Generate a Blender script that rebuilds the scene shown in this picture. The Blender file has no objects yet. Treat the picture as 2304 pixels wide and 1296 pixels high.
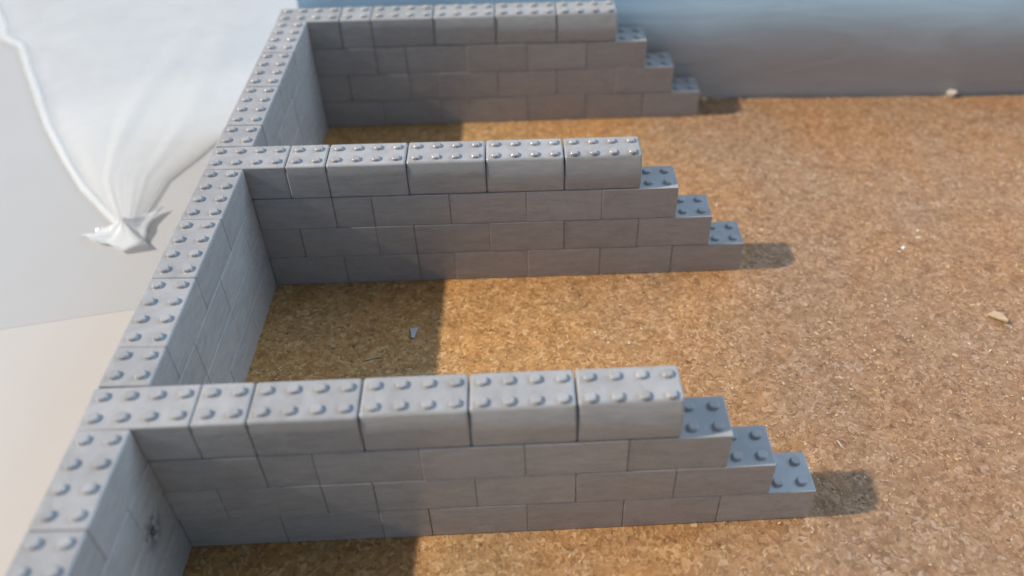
import bpy, bmesh, math, random
from mathutils import Vector, Matrix, noise
random.seed(7)
S = 0.01                      # one stud pitch = 1 cm
sc = bpy.context.scene
C = sc.collection
R = math.radians

# ------------------------------------------------------------------ camera
cam_d = bpy.data.cameras.new("camera")
cam = bpy.data.objects.new("camera", cam_d); C.objects.link(cam)
cam.location = (16.688*S, -19.457*S, 32.939*S)
cam.rotation_euler = (0.861636, 0.001720, -0.020221)
cam_d.sensor_width = 36.0
cam_d.lens = 30.340
cam_d.shift_x = -0.03937
cam_d.shift_y = -0.04012
cam_d.clip_start = 0.005
cam_d.clip_end = 60.0
cam_d.dof.use_dof = True
cam_d.dof.focus_distance = 0.405
cam_d.dof.aperture_fstop = 5.2
cam_d.dof.aperture_blades = 0
sc.camera = cam

# ------------------------------------------------------------------ sky + sun
SUN_EL = R(40.0); SUN_AZ = 0.060          # light travels along +x, turned slightly towards +y
world = bpy.data.worlds.new("World"); sc.world = world
world.use_nodes = True
wn = world.node_tree.nodes; wl = world.node_tree.links
bg = wn["Background"]; bg.inputs["Strength"].default_value = 0.088
sky = wn.new("ShaderNodeTexSky"); sky.sky_type = 'NISHITA'; sky.sun_disc = False
sky.sun_elevation = SUN_EL
sky.sun_rotation = math.atan2(-math.cos(SUN_AZ), -math.sin(SUN_AZ))
sky.air_density = 1.2; sky.dust_density = 1.0; sky.ozone_density = 1.6
wl.new(sky.outputs[0], bg.inputs[0])
sun_d = bpy.data.lights.new("sun", 'SUN'); sun_d.energy = 3.6; sun_d.angle = R(1.1)
sun_d.color = (1.0, 0.93, 0.84)
sun = bpy.data.objects.new("sun", sun_d); C.objects.link(sun)
d = Vector((math.cos(SUN_AZ)*math.cos(SUN_EL), math.sin(SUN_AZ)*math.cos(SUN_EL), -math.sin(SUN_EL)))
sun.rotation_euler = d.to_track_quat('-Z', 'Y').to_euler()
sun.location = (-0.5, -0.1, 0.6)
# added unseen fill lamp, far right: cool light for the shade and block tops
fill_d = bpy.data.lights.new("fill_light", 'AREA'); fill_d.shape = 'RECTANGLE'
fill_d.size = 1.3; fill_d.size_y = 1.0; fill_d.energy = 26.0; fill_d.color = (.57, .765, 1.0)
fill = bpy.data.objects.new("fill_light", fill_d); C.objects.link(fill)
fill.location = (1.5, 0.75, 1.25)
fill.rotation_euler = (Vector((.12, .12, 0))-fill.location).to_track_quat('-Z', 'Y').to_euler()
sc.view_settings.view_transform = 'Standard'
sc.view_settings.look = 'None'
sc.view_settings.gamma = 1.0
sc.view_settings.use_curve_mapping = False
sc.view_settings.exposure = 0.2

# ------------------------------------------------------------------ node helpers
def new_mat(name):
    m = bpy.data.materials.new(name); m.use_nodes = True
    nt = m.node_tree
    return m, nt.nodes, nt.links, nt.nodes["Principled BSDF"]
def tex_coord(n, l, scale=(1, 1, 1), out="Object"):
    t = n.new("ShaderNodeTexCoord"); mp = n.new("ShaderNodeMapping")
    mp.inputs["Scale"].default_value = scale
    l.new(t.outputs[out], mp.inputs["Vector"]); return mp.outputs[0]
def noise_tex(n, l, vec, scale, detail=4, rough=0.55, dist=0.0):
    t = n.new("ShaderNodeTexNoise"); t.inputs["Scale"].default_value = scale
    t.inputs["Detail"].default_value = detail; t.inputs["Roughness"].default_value = rough
    t.inputs["Distortion"].default_value = dist
    l.new(vec, t.inputs["Vector"]); return t.outputs["Fac"]
def ramp(n, l, fac, stops, interp='LINEAR'):
    r = n.new("ShaderNodeValToRGB"); r.color_ramp.interpolation = interp
    el = r.color_ramp.elements
    while len(el) < len(stops): el.new(0.5)
    for e, (p, c) in zip(el, stops):
        e.position = p; e.color = (c[0], c[1], c[2], 1) if hasattr(c, '__len__') else (c, c, c, 1)
    l.new(fac, r.inputs[0]); return r.outputs[0]
def mix(n, l, fac, a, b, mode='MIX'):
    m = n.new("ShaderNodeMix"); m.data_type = 'RGBA'; m.blend_type = mode
    for sock, v in ((m.inputs[0], fac), (m.inputs[6], a), (m.inputs[7], b)):
        if hasattr(v, 'is_output'): l.new(v, sock)
        elif hasattr(v, '__len__'): sock.default_value = (v[0], v[1], v[2], 1)
        else: sock.default_value = v
    return m.outputs[2]
def math_n(n, l, op, a, b=0.0):
    m = n.new("ShaderNodeMath"); m.operation = op
    for s, v in zip(m.inputs, (a, b)):
        if hasattr(v, 'is_output'): l.new(v, s)
        else: s.default_value = v
    return m.outputs[0]
def bump(n, l, h, strength, dist, prev=None):
    b = n.new("ShaderNodeBump"); b.inputs["Strength"].default_value = strength
    b.inputs["Distance"].default_value = dist
    l.new(h, b.inputs["Height"])
    if prev: l.new(prev, b.inputs["Normal"])
    return b.outputs[0]

# ------------------------------------------------------------------ materials
def make_brick_mat():
    m, n, l, p = new_mat("grey_plastic")
    info = n.new("ShaderNodeObjectInfo")
    geo = n.new("ShaderNodeNewGeometry")
    pos = geo.outputs["Position"]
    v1 = n.new("ShaderNodeMapping"); v1.inputs["Scale"].default_value = (1, 1, 2.6); l.new(pos, v1.inputs[0])
    big = noise_tex(n, l, v1.outputs[0], 95, 5, 0.6, 0.6)
    fine = noise_tex(n, l, pos, 900, 3, 0.6)
    base = ramp(n, l, info.outputs["Random"], [(0, (.365, .345, .325)), (.5, (.39, .37, .35)), (1, (.415, .395, .372))])
    sm = ramp(n, l, big, [(.3, .88), (.55, 1.0), (.75, 1.04)])
    col = mix(n, l, 1.0, base, sm, 'MULTIPLY')
    ms = n.new("ShaderNodeMapping"); ms.inputs["Scale"].default_value = (.16, .16, 1.0)
    ms.inputs["Rotation"].default_value = (0, .18, 0); l.new(pos, ms.inputs[0])
    scf = noise_tex(n, l, ms.outputs[0], 520, 4, 0.65, 0.8)
    col = mix(n, l, 0.6, col, ramp(n, l, scf, [(.32, .84), (.5, 1.0), (.68, 1.13)]), 'MULTIPLY')
    spk = ramp(n, l, fine, [(.25, .86), (.45, 1.0)])
    col = mix(n, l, 0.6, col, spk, 'MULTIPLY')
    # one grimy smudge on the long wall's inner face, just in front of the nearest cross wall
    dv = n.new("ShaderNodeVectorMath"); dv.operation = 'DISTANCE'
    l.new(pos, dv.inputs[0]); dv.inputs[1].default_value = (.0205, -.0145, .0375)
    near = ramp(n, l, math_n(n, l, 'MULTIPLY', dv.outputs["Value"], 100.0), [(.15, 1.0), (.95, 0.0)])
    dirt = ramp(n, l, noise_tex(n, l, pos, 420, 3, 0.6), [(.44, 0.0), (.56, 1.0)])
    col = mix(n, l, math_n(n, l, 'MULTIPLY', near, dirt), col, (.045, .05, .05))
    l.new(col, p.inputs["Base Color"])
    rg = ramp(n, l, big, [(.3, .32), (.7, .20)])
    l.new(rg, p.inputs["Roughness"])
    p.inputs["IOR"].default_value = 1.52
    b1 = bump(n, l, big, 0.14, 0.0006)
    b2 = bump(n, l, fine, 0.12, 0.00012, b1)
    l.new(b2, p.inputs["Normal"])
    return m
M_BRICK = make_brick_mat()

def make_board_mat():
    m, n, l, p = new_mat("particle_board")
    v = tex_coord(n, l, (1, 1, 1))
    vs = tex_coord(n, l, (1.0, 0.7, 1))
    vo = n.new("ShaderNodeTexVoronoi"); vo.inputs["Scale"].default_value = 560
    vo.inputs["Randomness"].default_value = 1.0
    wob = n.new("ShaderNodeTexNoise"); wob.inputs["Scale"].default_value = 260; l.new(v, wob.inputs["Vector"])
    warp = mix(n, l, 0.006, v, wob.outputs["Color"], 'ADD'); l.new(warp, vo.inputs["Vector"])
    sep = n.new("ShaderNodeSeparateColor"); l.new(vo.outputs["Color"], sep.inputs[0])
    chips = ramp(n, l, sep.outputs[0], [(0, (.31, .155, .052)), (.15, (.395, .206, .07)), (.5, (.475, .246, .086)),
                                        (.85, (.55, .312, .12)), (1, (.63, .40, .19))])
    f = noise_tex(n, l, v, 620, 5, 0.65)
    fc = ramp(n, l, f, [(.28, .76), (.5, 1.0), (.74, 1.14)])
    col = mix(n, l, 0.9, chips, fc, 'MULTIPLY')
    patch = noise_tex(n, l, vs, 11, 4, 0.6, 0.4)
    pc = ramp(n, l, patch, [(.32, (1.06, .90, .68)), (.52, (1, .97, .93)), (.68, (.95, 1.02, 1.10))])
    col = mix(n, l, 0.85, col, pc, 'MULTIPLY')
    mid = noise_tex(n, l, v, 95, 4, 0.7, 0.3)
    col = mix(n, l, 0.9, col, ramp(n, l, mid, [(.3, (.76, .72, .68)), (.5, (1, 1, 1)), (.7, (1.14, 1.16, 1.2))]), 'MULTIPLY')
    dark = noise_tex(n, l, v, 210, 2, 0.5)
    dk = ramp(n, l, dark, [(.26, .40), (.34, 1.0)])
    col = mix(n, l, 0.8, col, dk, 'MULTIPLY')
    # board colour blends to a greyer, darker tint towards the right side
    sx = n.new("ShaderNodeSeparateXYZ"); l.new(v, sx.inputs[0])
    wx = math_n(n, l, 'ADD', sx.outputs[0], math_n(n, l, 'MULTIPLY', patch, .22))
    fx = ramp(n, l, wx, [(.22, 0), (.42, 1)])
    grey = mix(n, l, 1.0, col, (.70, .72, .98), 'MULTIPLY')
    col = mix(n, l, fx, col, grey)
    l.new(col, p.inputs["Base Color"])
    p.inputs["Roughness"].default_value = 0.62
    p.inputs["Specular IOR Level"].default_value = 0.35
    b1 = bump(n, l, f, 0.7, 0.001)
    b2 = bump(n, l, sep.outputs[1], 0.45, 0.0005, b1)
    l.new(b2, p.inputs["Normal"])
    return m
M_BOARD = make_board_mat()

def make_chip_mat():
    m, n, l, p = new_mat("wood_chips")
    g = n.new("ShaderNodeNewGeometry")
    c = ramp(n, l, g.outputs["Random Per Island"], [(0, (.14, .07, .03)), (.06, (.34, .19, .08)), (.45, (.47, .28, .125)),
                                                    (.8, (.53, .33, .14)), (.975, (.60, .42, .23)), (1, (.78, .72, .60))])
    l.new(c, p.inputs["Base Color"]); p.inputs["Roughness"].default_value = 0.55
    return m
M_CHIP = make_chip_mat()

def plain(name, col, rough=0.5, var=0.06, scale=60, bstr=0.1, bd=0.0005):
    m, n, l, p = new_mat(name)
    v = tex_coord(n, l)
    f = noise_tex(n, l, v, scale, 5, 0.6)
    c = ramp(n, l, f, [(.3, tuple(x*(1-var) for x in col)), (.7, tuple(min(1, x*(1+var)) for x in col))])
    l.new(c, p.inputs["Base Color"]); p.inputs["Roughness"].default_value = rough
    l.new(bump(n, l, f, bstr, bd), p.inputs["Normal"])
    return m
M_TABLE = plain("table_laminate", (.58, .53, .47), 0.5, .02, 14)
M_PAPER = plain("pale_paper", (.48, .462, .435), 0.7, .015, 20)
M_WHITE = plain("white_fragment", (.50, .49, .47), 0.4, .05, 300)
M_FLAKE = plain("tan_wood", (.47, .32, .17), 0.6, .12, 300)
M_SPLINTER = plain("pale_wood", (.66, .56, .42), 0.6, .08, 400)

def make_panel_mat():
    m, n, l, p = new_mat("panel_grey_to_blue")
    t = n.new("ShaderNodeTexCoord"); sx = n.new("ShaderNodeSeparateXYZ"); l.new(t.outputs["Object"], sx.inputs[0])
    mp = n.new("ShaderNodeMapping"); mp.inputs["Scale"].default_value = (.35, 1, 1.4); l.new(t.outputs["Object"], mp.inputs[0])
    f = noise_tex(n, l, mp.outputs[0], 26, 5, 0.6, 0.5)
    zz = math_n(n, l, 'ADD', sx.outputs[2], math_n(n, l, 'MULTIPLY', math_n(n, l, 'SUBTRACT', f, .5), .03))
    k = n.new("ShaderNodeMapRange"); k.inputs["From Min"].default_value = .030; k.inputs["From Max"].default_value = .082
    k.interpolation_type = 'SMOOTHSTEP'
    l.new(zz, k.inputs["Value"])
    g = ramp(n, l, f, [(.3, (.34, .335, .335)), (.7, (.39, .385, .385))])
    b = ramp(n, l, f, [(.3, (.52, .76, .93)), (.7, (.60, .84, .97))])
    l.new(mix(n, l, k.outputs[0], g, b), p.inputs["Base Color"])  # grey low down, blending to blue with height
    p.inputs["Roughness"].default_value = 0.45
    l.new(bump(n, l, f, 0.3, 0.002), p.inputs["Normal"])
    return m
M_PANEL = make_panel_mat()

def make_film(name, alpha, col=(.90, .93, .94)):
    m, n, l, p = new_mat(name)
    out = n["Material Output"]
    v = tex_coord(n, l)
    f = noise_tex(n, l, v, 18, 5, 0.6, 1.2)
    nb = bump(n, l, f, 0.12, 0.003)
    df = n.new("ShaderNodeBsdfDiffuse"); df.inputs[0].default_value = (*col, 1); l.new(nb, df.inputs["Normal"])
    tl = n.new("ShaderNodeBsdfTranslucent"); tl.inputs[0].default_value = (*col, 1); l.new(nb, tl.inputs["Normal"])
    gl = n.new("ShaderNodeBsdfGlossy"); gl.inputs[0].default_value = (1, 1, 1, 1); gl.inputs["Roughness"].default_value = .4
    l.new(nb, gl.inputs["Normal"])
    tr = n.new("ShaderNodeBsdfTransparent"); tr.inputs[0].default_value = (.985, .99, .99, 1)
    m1 = n.new("ShaderNodeMixShader"); m1.inputs[0].default_value = .22
    l.new(df.outputs[0], m1.inputs[1]); l.new(tl.outputs[0], m1.inputs[2])
    fr = n.new("ShaderNodeFresnel"); fr.inputs["IOR"].default_value = 1.12
    m2 = n.new("ShaderNodeMixShader"); l.new(fr.outputs[0], m2.inputs[0])
    l.new(m1.outputs[0], m2.inputs[1]); l.new(gl.outputs[0], m2.inputs[2])
    a = ramp(n, l, f, [(.3, alpha*.92), (.7, min(1, alpha*1.08))])
    m3 = n.new("ShaderNodeMixShader"); l.new(a, m3.inputs[0])
    l.new(tr.outputs[0], m3.inputs[1]); l.new(m2.outputs[0], m3.inputs[2])
    l.new(m3.outputs[0], out.inputs["Surface"])
    return m
M_FILM = make_film("milky_film", .40, (.965, .945, .905))
M_FILM_SEAM = make_film("milky_film_seam", .22, (.95, .96, .96))
M_FILM_KNOT = make_film("milky_film_gathered", .55, (.94, .94, .92))

# ------------------------------------------------------------------ object helpers
def mesh_from(verts, faces, name, mat, smooth=False):
    me = bpy.data.meshes.new(name)
    me.from_pydata([tuple(c*S for c in v) for v in verts], [], faces); me.update()
    me.materials.append(mat)
    if smooth:
        for f in me.polygons: f.use_smooth = True
    return me
def link(name, me, parent=None, loc=(0, 0, 0), rot=(0, 0, 0)):
    o = bpy.data.objects.new(name, me); C.objects.link(o)
    o.location = tuple(c*S for c in loc); o.rotation_euler = rot
    if parent: o.parent = parent
    return o
def tag(o, label, cat, group=None):
    o["label"] = label; o["category"] = cat
    if group: o["group"] = group
    return o
def bm_mesh(bm, name, mat, smooth=True):
    bmesh.ops.recalc_face_normals(bm, faces=bm.faces)
    for v in bm.verts: v.co *= S
    me = bpy.data.meshes.new(name); bm.to_mesh(me); bm.free()
    me.materials.append(mat)
    for f in me.polygons: f.use_smooth = smooth
    return me

# ------------------------------------------------------------------ table, paper, board, panel
BT = 1.6
Z0 = -BT
me = mesh_from([(-260, -120, Z0), (240, -120, Z0), (240, 260, Z0), (-260, 260, Z0)], [(0, 1, 2, 3)], "table_top", M_TABLE)
tb = link("table_top", me); tb["kind"] = "structure"

pz = Z0 + .012
pv = [(-60, 4.2), (-14.16, 14.24), (-7.83, 15.59), (-2.2, 16.7), (-2.2, 120), (-60, 120)]
verts = [(x, y, pz) for x, y in pv] + [(x, y, Z0+.006) for x, y in pv]
k = len(pv)
faces = [tuple(range(k)), tuple(range(2*k-1, k-1, -1))] + [(i, i+k, (i+1) % k+k, (i+1) % k) for i in range(k)]
tag(link("paper_sheet", mesh_from(verts, faces, "paper_sheet", M_PAPER)),
    "large pale grey sheet of paper lying under the milky plastic bag", "paper")

def rough_edge(x): return 35.35 + .22*noise.noise((x*.22, 3.1, 0)) + .10*noise.noise((x*1.3, 9.2, 0))
bm = bmesh.new()
nx, ny = 300, 6
x0, x1, y0 = -.9, 78.0, -17.0
top = []
for i in range(nx+1):
    x = x0+(x1-x0)*i/nx
    ye = rough_edge(x)
    row = []
    for yy in (y0, 0, 16, 32, 34.6, ye-.12, ye):
        z = -.06 if yy == ye else 0
        row.append(bm.verts.new((x, yy, z)))
    row.append(bm.verts.new((x, ye-.03, -BT))); row.append(bm.verts.new((x, y0, -BT)))
    top.append(row)
for i in range(nx):
    a, b = top[i], top[i+1]
    m_ = len(a)
    for j in range(m_): bm.faces.new((a[j], b[j], b[(j+1) % m_], a[(j+1) % m_]))
bm.faces.new(top[0]); bm.faces.new(list(reversed(top[-1])))
board = link("particle_board", bm_mesh(bm, "particle_board", M_BOARD, False))
tag(board, "tan particle board with crumbly rear edge carrying the grey block walls", "board")

# loose and raised wood chips in the board's surface: nobody could count them
def flakes(n, seed):
    rnd = random.Random(seed)
    V, F = [], []
    for i in range(n):
        if rnd.random() < .12: y = 35.3 - rnd.random()**2*1.2
        else: y = rnd.uniform(-4, 35.1)
        x = rnd.uniform(2.2, 54)
        L = rnd.uniform(.03, .10)*(1 if rnd.random() > .04 else 1.8); W = L*rnd.uniform(.25, .7)
        a = rnd.uniform(0, math.tau); tx = rnd.gauss(0, .2); ty = rnd.gauss(0, .2)
        ca, sa = math.cos(a), math.sin(a)
        z = rnd.uniform(.0, .035)
        t = .03
        pts = []
        for (u, v) in ((-L, -W*.6), (L*.8, -W), (L, W*.5), (-L*.7, W)):
            pts.append((x+u*ca-v*sa, y+u*sa+v*ca, z+u*tx+v*ty))
        b0 = len(V)
        V += pts + [(x, y, z-t-.03)]
        F.append((b0, b0+1, b0+2, b0+3))
        for q in range(4): F.append((b0+(q+1) % 4, b0+q, b0+4))
    return V, F
V, F = flakes(11000, 3)
ch = link("wood_chips", mesh_from(V, F, "wood_chips", M_CHIP)); ch.parent = board; ch["kind"] = "stuff"
ch["label"] = "fine pale and dark wood chips in the board's surface"

# back panel
bm = bmesh.new()
prof = [(35.58, -BT+.01), (35.6, 2), (35.65, 5), (35.8, 8), (36.0, 10), (36.3, 12), (36.6, 13), (37.2, 13), (36.9, 10), (36.6, 6), (36.55, -BT+.01)]
xs = [.55 + i*2.0 for i in range(42)]
rows = []
for x in xs:
    rows.append([bm.verts.new((x, y + .10*noise.noise((x*.08, z*.15, 4.0)), z)) for y, z in prof])
for a, b in zip(rows, rows[1:]):
    for j in range(len(prof)): bm.faces.new((a[j], b[j], b[(j+1) % len(prof)], a[(j+1) % len(prof)]))
bm.faces.new(rows[0]); bm.faces.new(list(reversed(rows[-1])))
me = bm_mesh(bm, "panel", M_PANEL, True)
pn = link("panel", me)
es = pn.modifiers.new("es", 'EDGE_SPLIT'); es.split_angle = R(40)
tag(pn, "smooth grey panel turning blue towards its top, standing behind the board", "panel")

# ------------------------------------------------------------------ bricks
H = 1.9942
CL = .009
def brick_mesh(L, shoulder=0.0, ext=.5, bev=.04, name="brick"):
    bm = bmesh.new()
    l = L - CL; w = 2.0 - .02; h = H - .014
    lv = [0, .3*h, h]
    if shoulder > 0: lv = [0, h*(1-ext)] + [h*(1-ext*(1-t)) for t in (.25, .5, .7, .85)] + [h]
    loops = []
    for z in lv:
        t = max(0, (z/h-(1-ext))/ext) if shoulder > 0 else 0
        rec = shoulder*t**1.5
        ins = (.03*t**2 if shoulder > 0 else 0)
        loops.append([bm.verts.new(c) for c in ((-l/2+ins, -w/2+rec, z), (l/2-ins, -w/2+rec, z), (l/2-ins, w/2, z), (-l/2+ins, w/2, z))])
    for a, b in zip(loops, loops[1:]):
        for j in range(4): bm.faces.new((a[j], a[(j+1) % 4], b[(j+1) % 4], b[j]))
    bm.faces.new(list(reversed(loops[0]))); bm.faces.new(loops[-1])
    bmesh.ops.recalc_face_normals(bm, faces=bm.faces)
    ed = [e for e in bm.edges if len(e.link_faces) == 2 and e.calc_face_angle() > R(40)]
    bmesh.ops.bevel(bm, geom=ed, offset=bev, segments=2, profile=.5, affect='EDGES', clamp_overlap=True)
    return bm_mesh(bm, name, M_BRICK, True)

def stud_mesh():
    bm = bmesh.new()
    n = 14; r = .205; hh = .15
    rings = []
    for rr, z in ((r+.008, 0), (r, hh-.036), (r-.034, hh)):
        ring = []
        for i in range(n):
            a = math.tau*i/n
            c, s_ = math.cos(a), math.sin(a)
            k_ = (abs(c)**2.7+abs(s_)**2.7)**(-1/2.7)     # slightly squared circle
            ring.append(bm.verts.new((c*rr*k_, s_*rr*k_, z)))
        rings.append(ring)
    for a, b in zip(rings, rings[1:]):
        for i in range(n): bm.faces.new((a[i], a[(i+1) % n], b[(i+1) % n], b[i]))
    bm.faces.new(rings[-1])
    me = bm_mesh(bm, "stud", M_BRICK, True); me.set_sharp_from_angle(angle=R(32)); return me

STUD = stud_mesh()
PLAIN = {L: brick_mesh(L, name="brick_%d" % L) for L in (2, 4)}
TOPB = {L: brick_mesh(L, bev=.085, name="brick_top_%d" % L) for L in (2, 4)}
SHOULDER = [brick_mesh(4, s_, e_, .11, "brick_shoulder") for s_, e_ in ((.08, .32), (.16, .42), (.24, .55), (.29, .66))]
SHOULDER_H = brick_mesh(2, .045, .3, .08, "brick_half_shoulder")

def add_brick(parent, me, cx, cy, z, rotz=0, studs=(), jit=1.0):
    o = bpy.data.objects.new("brick", me); C.objects.link(o); o.parent = parent
    j = lambda s_: random.uniform(-s_, s_)*jit
    o.location = ((cx+j(.008))*S, (cy+j(.009))*S, (z+j(.004))*S)
    o.rotation_euler = (j(.004), j(.0015), rotz+j(.003))
    wn_ = o.modifiers.new("wn", 'WEIGHTED_NORMAL'); wn_.weight = 80; wn_.keep_sharp = True
    for sx_, sy_ in studs:
        s_ = bpy.data.objects.new("stud", STUD); C.objects.link(s_); s_.parent = o
        s_.location = (sx_*S, sy_*S, (H-.018)*S)
        s_.rotation_euler = (0, 0, 0 if random.random() < .5 else math.pi/2)
    return o
def stud_grid(L, only=None):
    out = []
    for i in range(L):
        x = -L/2+.5+i
        if only and not (only[0] <= x <= only[1]): continue
        out += [(x, -.5), (x, .5)]
    return out

WALLS = [("A", 0.0, .0317), ("B", 15.95, .0270), ("C", 32.1, .0355)]
LABELS = {}
LABELS["A"] = "nearest of the three stepped cross walls of grey studded plastic blocks"
LABELS["B"] = "middle of the three stepped cross walls of grey studded plastic blocks"
LABELS["C"] = "farthest of the three stepped cross walls of grey studded plastic blocks, before the grey panel"
COURSES = {  # course number from the top: (x start, [lengths])
    1: (0, [4, 2, 4, 4, 4, 4]),
    2: (2, [4, 2, 4, 4, 4, 4]),
    3: (0, [4, 4, 2, 4, 4, 4, 4]),
    4: (2, [4, 4, 2, 4, 4, 4, 4])}
for nm, Y, yaw in WALLS:
    root = bpy.data.objects.new("stepped_wall_model", None); C.objects.link(root)
    root.location = (2*S, Y*S, .012*S); root.rotation_euler = (0, 0, yaw)
    root.empty_display_size = .01
    tag(root, LABELS[nm], "wall model", "stepped cross walls")
    for c, (xs_, lens) in COURSES.items():
        x = xs_ - 2
        z = (4-c)*H
        for i, L in enumerate(lens):
            last = i == len(lens)-1
            if c == 1:
                me = TOPB[4] if i == 0 else SHOULDER_H if i == 1 else SHOULDER[i-2]
                st = stud_grid(L)
            else:
                me = PLAIN[L]
                st = stud_grid(L, (L/2-2, L/2)) if last else ()
            o = add_brick(root, me, x+L/2, 1.0, z, 0, st)
            x += L

# the long wall the cross walls tie into
root = bpy.data.objects.new("long_wall_model", None); C.objects.link(root)
root.location = (1*S, 0, .012*S); root.empty_display_size = .01
tag(root, "long straight wall of grey studded blocks running up the left side of the board", "wall model")
def ymap(v):
    if v <= 2: return v
    if v <= 16: return 2+(v-2)*(15.95-2.0)/14
    if v <= 18: return v-.05
    return 17.95+(v-18)*(32.1-17.95)/14
def spine_brick(a, L, c):
    me = TOPB[L] if c == 1 else PLAIN[L]
    st = stud_grid(L) if c == 1 else ()
    cy = (ymap(a)+ymap(a+L))/2
    add_brick(root, me, 0, cy, (4-c)*H, math.pi/2, st)
for base in (-14, 2, 18):
    y = base
    for L in (2, 4, 4, 4): spine_brick(y, L, 1); y += L
    y = base
    for L in (4, 4, 4, 2): spine_brick(y, L, 3); y += L
for c in (2, 4):
    y = -14 if c == 2 else -12
    while y < 34:
        L = 4 if y+4 <= 34 else 2
        spine_brick(y, L, c); y += L
spine_brick(-14, 2, 4)

# ------------------------------------------------------------------ milky plastic bag
Lp = [(-9.81, 22.96), (-11.0, 24.15), (-13.62, 26.9), (-16.16, 30.27), (-19.19, 34.56), (-21.9, 38.98), (-23.99, 42.44), (-26.72, 46.97), (-28.9, 48.6), (-30.22, 51.13), (-37.67, 62.15)]
Rp = [(-8.6, 23.06), (-8.5, 24.87), (-8.3, 28.03), (-7.0, 30.91), (-5.6, 34.58), (-4.6, 39.28), (-4.0, 45.32), (-3.8, 51.39), (-3.6, 57.34), (-3.4, 61.35), (-3.2, 66)]
def samp(P_, t):
    f = t*(len(P_)-1); i = min(int(f), len(P_)-2); f -= i
    return P_[i][0]*(1-f)+P_[i+1][0]*f, P_[i][1]*(1-f)+P_[i+1][1]*f
nt_, ns_ = 90, 60
def bag_pt(t, s_, side):
    a = samp(Lp, t); b = samp(Rp, t)
    x = a[0]*(1-s_)+b[0]*s_; y = a[1]*(1-s_)+b[1]*s_
    prof_ = math.sin(math.pi*min(1, max(0, s_)))**.6
    hgt = (.7+1.2*t)*prof_
    w_ = noise.noise((s_*2.5+1.5*t, t*2.2, 2.0))*.7 + .18*abs(noise.noise((s_*6-3*t, t*3.0+s_*2, 7.0)))
    ridge = max(0, 1-abs(s_-(.25+.55*t))*14)*.14 + max(0, 1-abs(s_-(.80-.1*t))*15)*.12
    z = Z0 + .18 + max(.02, hgt*(.62+.45*w_) + ridge*prof_*min(1, t*4)) if side > 0 else Z0+.12+.02*math.sin(9*s_)
    return (x, y, z)
V, F = [], []
for side in (1, -1):
    b0 = len(V)
    for i in range(nt_+1):
        for j in range(ns_+1): V.append(bag_pt(i/nt_, j/ns_, side))
    for i in range(nt_):
        for j in range(ns_):
            q = b0+i*(ns_+1)+j
            f = (q, q+1, q+ns_+2, q+ns_+1)
            F.append(f if side > 0 else f[::-1])
bag = link("plastic_bag", mesh_from(V, F, "plastic_bag", M_FILM, True))
tag(bag, "translucent milky plastic bag tapering to a tied corner, lying left of the walls", "bag")
# welded seam down the left side
bm = bmesh.new(); prev = None
for i in range(80):
    t = i/79
    a = samp(Lp, t); b = samp(Lp, min(1, t+.02)) if t < .98 else a
    nxt = samp(Lp, max(0, t-.02))
    dx, dy = b[0]-nxt[0], b[1]-nxt[1]; L_ = math.hypot(dx, dy) or 1
    nx_, ny_ = dy/L_, -dx/L_
    if nx_ < 0: nx_, ny_ = -nx_, -ny_
    w_ = .34+.10*noise.noise((t*9, 0, 5)) + .5*t
    zz = Z0+.25+.12*noise.noise((t*7, 2, 1))+.1
    ring = [bm.verts.new((a[0]-.05*nx_, a[1]-.05*ny_, zz-.1)), bm.verts.new((a[0]+w_*.5*nx_, a[1]+w_*.5*ny_, zz+.2)), bm.verts.new((a[0]+w_*nx_, a[1]+w_*ny_, zz+.18)), bm.verts.new((a[0]+w_*.5*nx_, a[1]+w_*.5*ny_, zz-.12))]
    if prev:
        for j in range(4): bm.faces.new((prev[j], ring[j], ring[(j+1) % 4], prev[(j+1) % 4]))
    prev = ring
link("seam", bm_mesh(bm, "seam", M_FILM_SEAM, True), bag)
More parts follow.
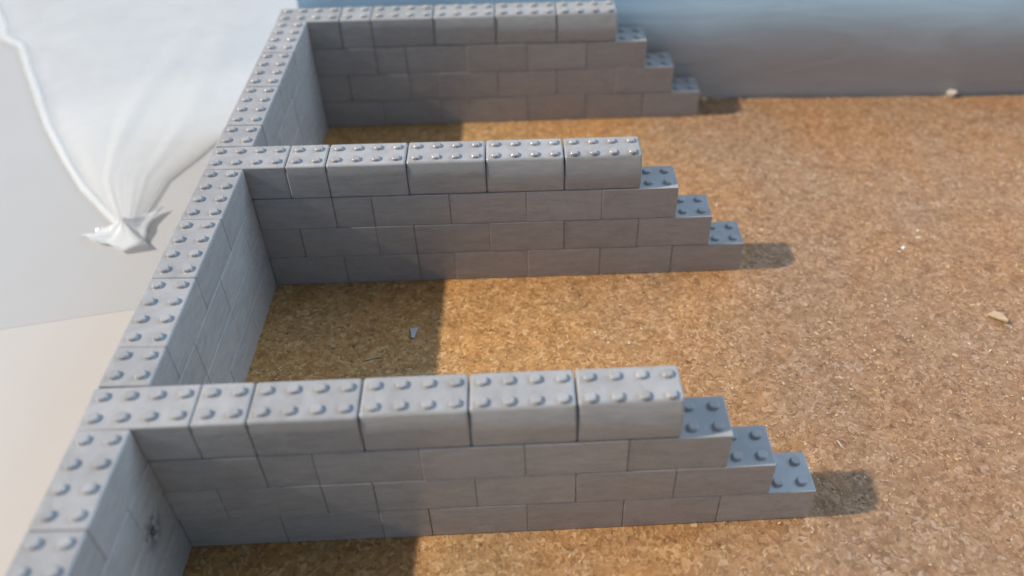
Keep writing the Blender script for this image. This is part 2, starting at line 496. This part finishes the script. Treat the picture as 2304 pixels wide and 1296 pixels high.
# gathered tail below the tie
ears = [(-9.9, 22.9), (-10.8, 22.55), (-11.86, 22.4), (-10.87, 21.6), (-9.83, 21.37), (-8.71, 20.64), (-7.34, 21.02), (-7.73, 22.05), (-7.9, 23.3), (-7.5, 24.9), (-8.2, 24.2), (-8.6, 23.4)]
bm = bmesh.new()
cx, cy = -9.15, 22.75
rings = []
for k_ in range(6):
    f = k_/5
    ring = []
    for i, (x, y) in enumerate(ears):
        for sub in (0, .5):
            x2, y2 = ears[(i+1) % len(ears)]
            px, py = x*(1-sub)+x2*sub, y*(1-sub)+y2*sub
            zz = Z0+.35+.7*(1-f)**2+.30*math.sin(i*2.4+sub*5)*f*(1-.4*f)+.2*noise.noise((px*2, py*2, 1))
            ring.append(bm.verts.new((cx+(px-cx)*max(.06, f), cy+(py-cy)*max(.06, f), zz)))
    rings.append(ring)
m_ = len(rings[0])
for a, b in zip(rings, rings[1:]):
    for i in range(m_): bm.faces.new((a[i], a[(i+1) % m_], b[(i+1) % m_], b[i]))
bm.faces.new(rings[0])
tail = link("gathered_tail", bm_mesh(bm, "gathered_tail", M_FILM_KNOT, True), bag)
so = tail.modifiers.new("so", 'SOLIDIFY'); so.thickness = .0004

# ------------------------------------------------------------------ crumbs on the board
def shard(name, pts, t, mat, label, cat, z=.03, tilt=0):
    cx_ = sum(p[0] for p in pts)/len(pts); cy_ = sum(p[1] for p in pts)/len(pts)
    k_ = len(pts)
    V_ = [(x-cx_, y-cy_, t*(1+.3*math.sin(i*2.1))) for i, (x, y) in enumerate(pts)] + [((x-cx_)*.9, (y-cy_)*.9, 0) for x, y in pts]
    F_ = [tuple(range(k_)), tuple(range(2*k_-1, k_-1, -1))]+[(i, i+k_, (i+1) % k_+k_, (i+1) % k_) for i in range(k_)]
    o = link(name, mesh_from(V_, F_, name, mat), None, (cx_, cy_, z), (tilt, tilt*.4, 0))
    return tag(o, label, cat)
shard("plastic_fragment", [(9.8, 12.4), (10.22, 12.48), (10.15, 12.2), (10.06, 11.72), (9.9, 11.76), (9.86, 12.05)], .05, M_WHITE,
      "small white plastic fragment in the shade between near and middle cross walls", "fragment")
shard("wood_splinter", [(7.6, 10.18), (7.95, 10.42), (8.3, 10.5), (8.62, 10.42), (8.3, 10.38), (7.9, 10.25)], .05, M_FLAKE,
      "thin tan splinter in the shade by the near cross wall", "splinter")
shard("wood_crumb", [(46.45, 35.05), (46.85, 35.4), (47.1, 35.5), (47.25, 35.4), (47.25, 35.05), (46.9, 34.95)], .4, M_SPLINTER,
      "pale wood crumb standing on the rear edge of the board", "crumb")
shard("wood_flake", [(40.5, 12.7), (40.95, 12.9), (41.35, 12.8), (41.4, 12.2), (41.32, 12.0), (40.95, 12.3)], .12, M_FLAKE,
      "flat tan wood flake lifting from the board near the right edge", "flake", .10, -.12)
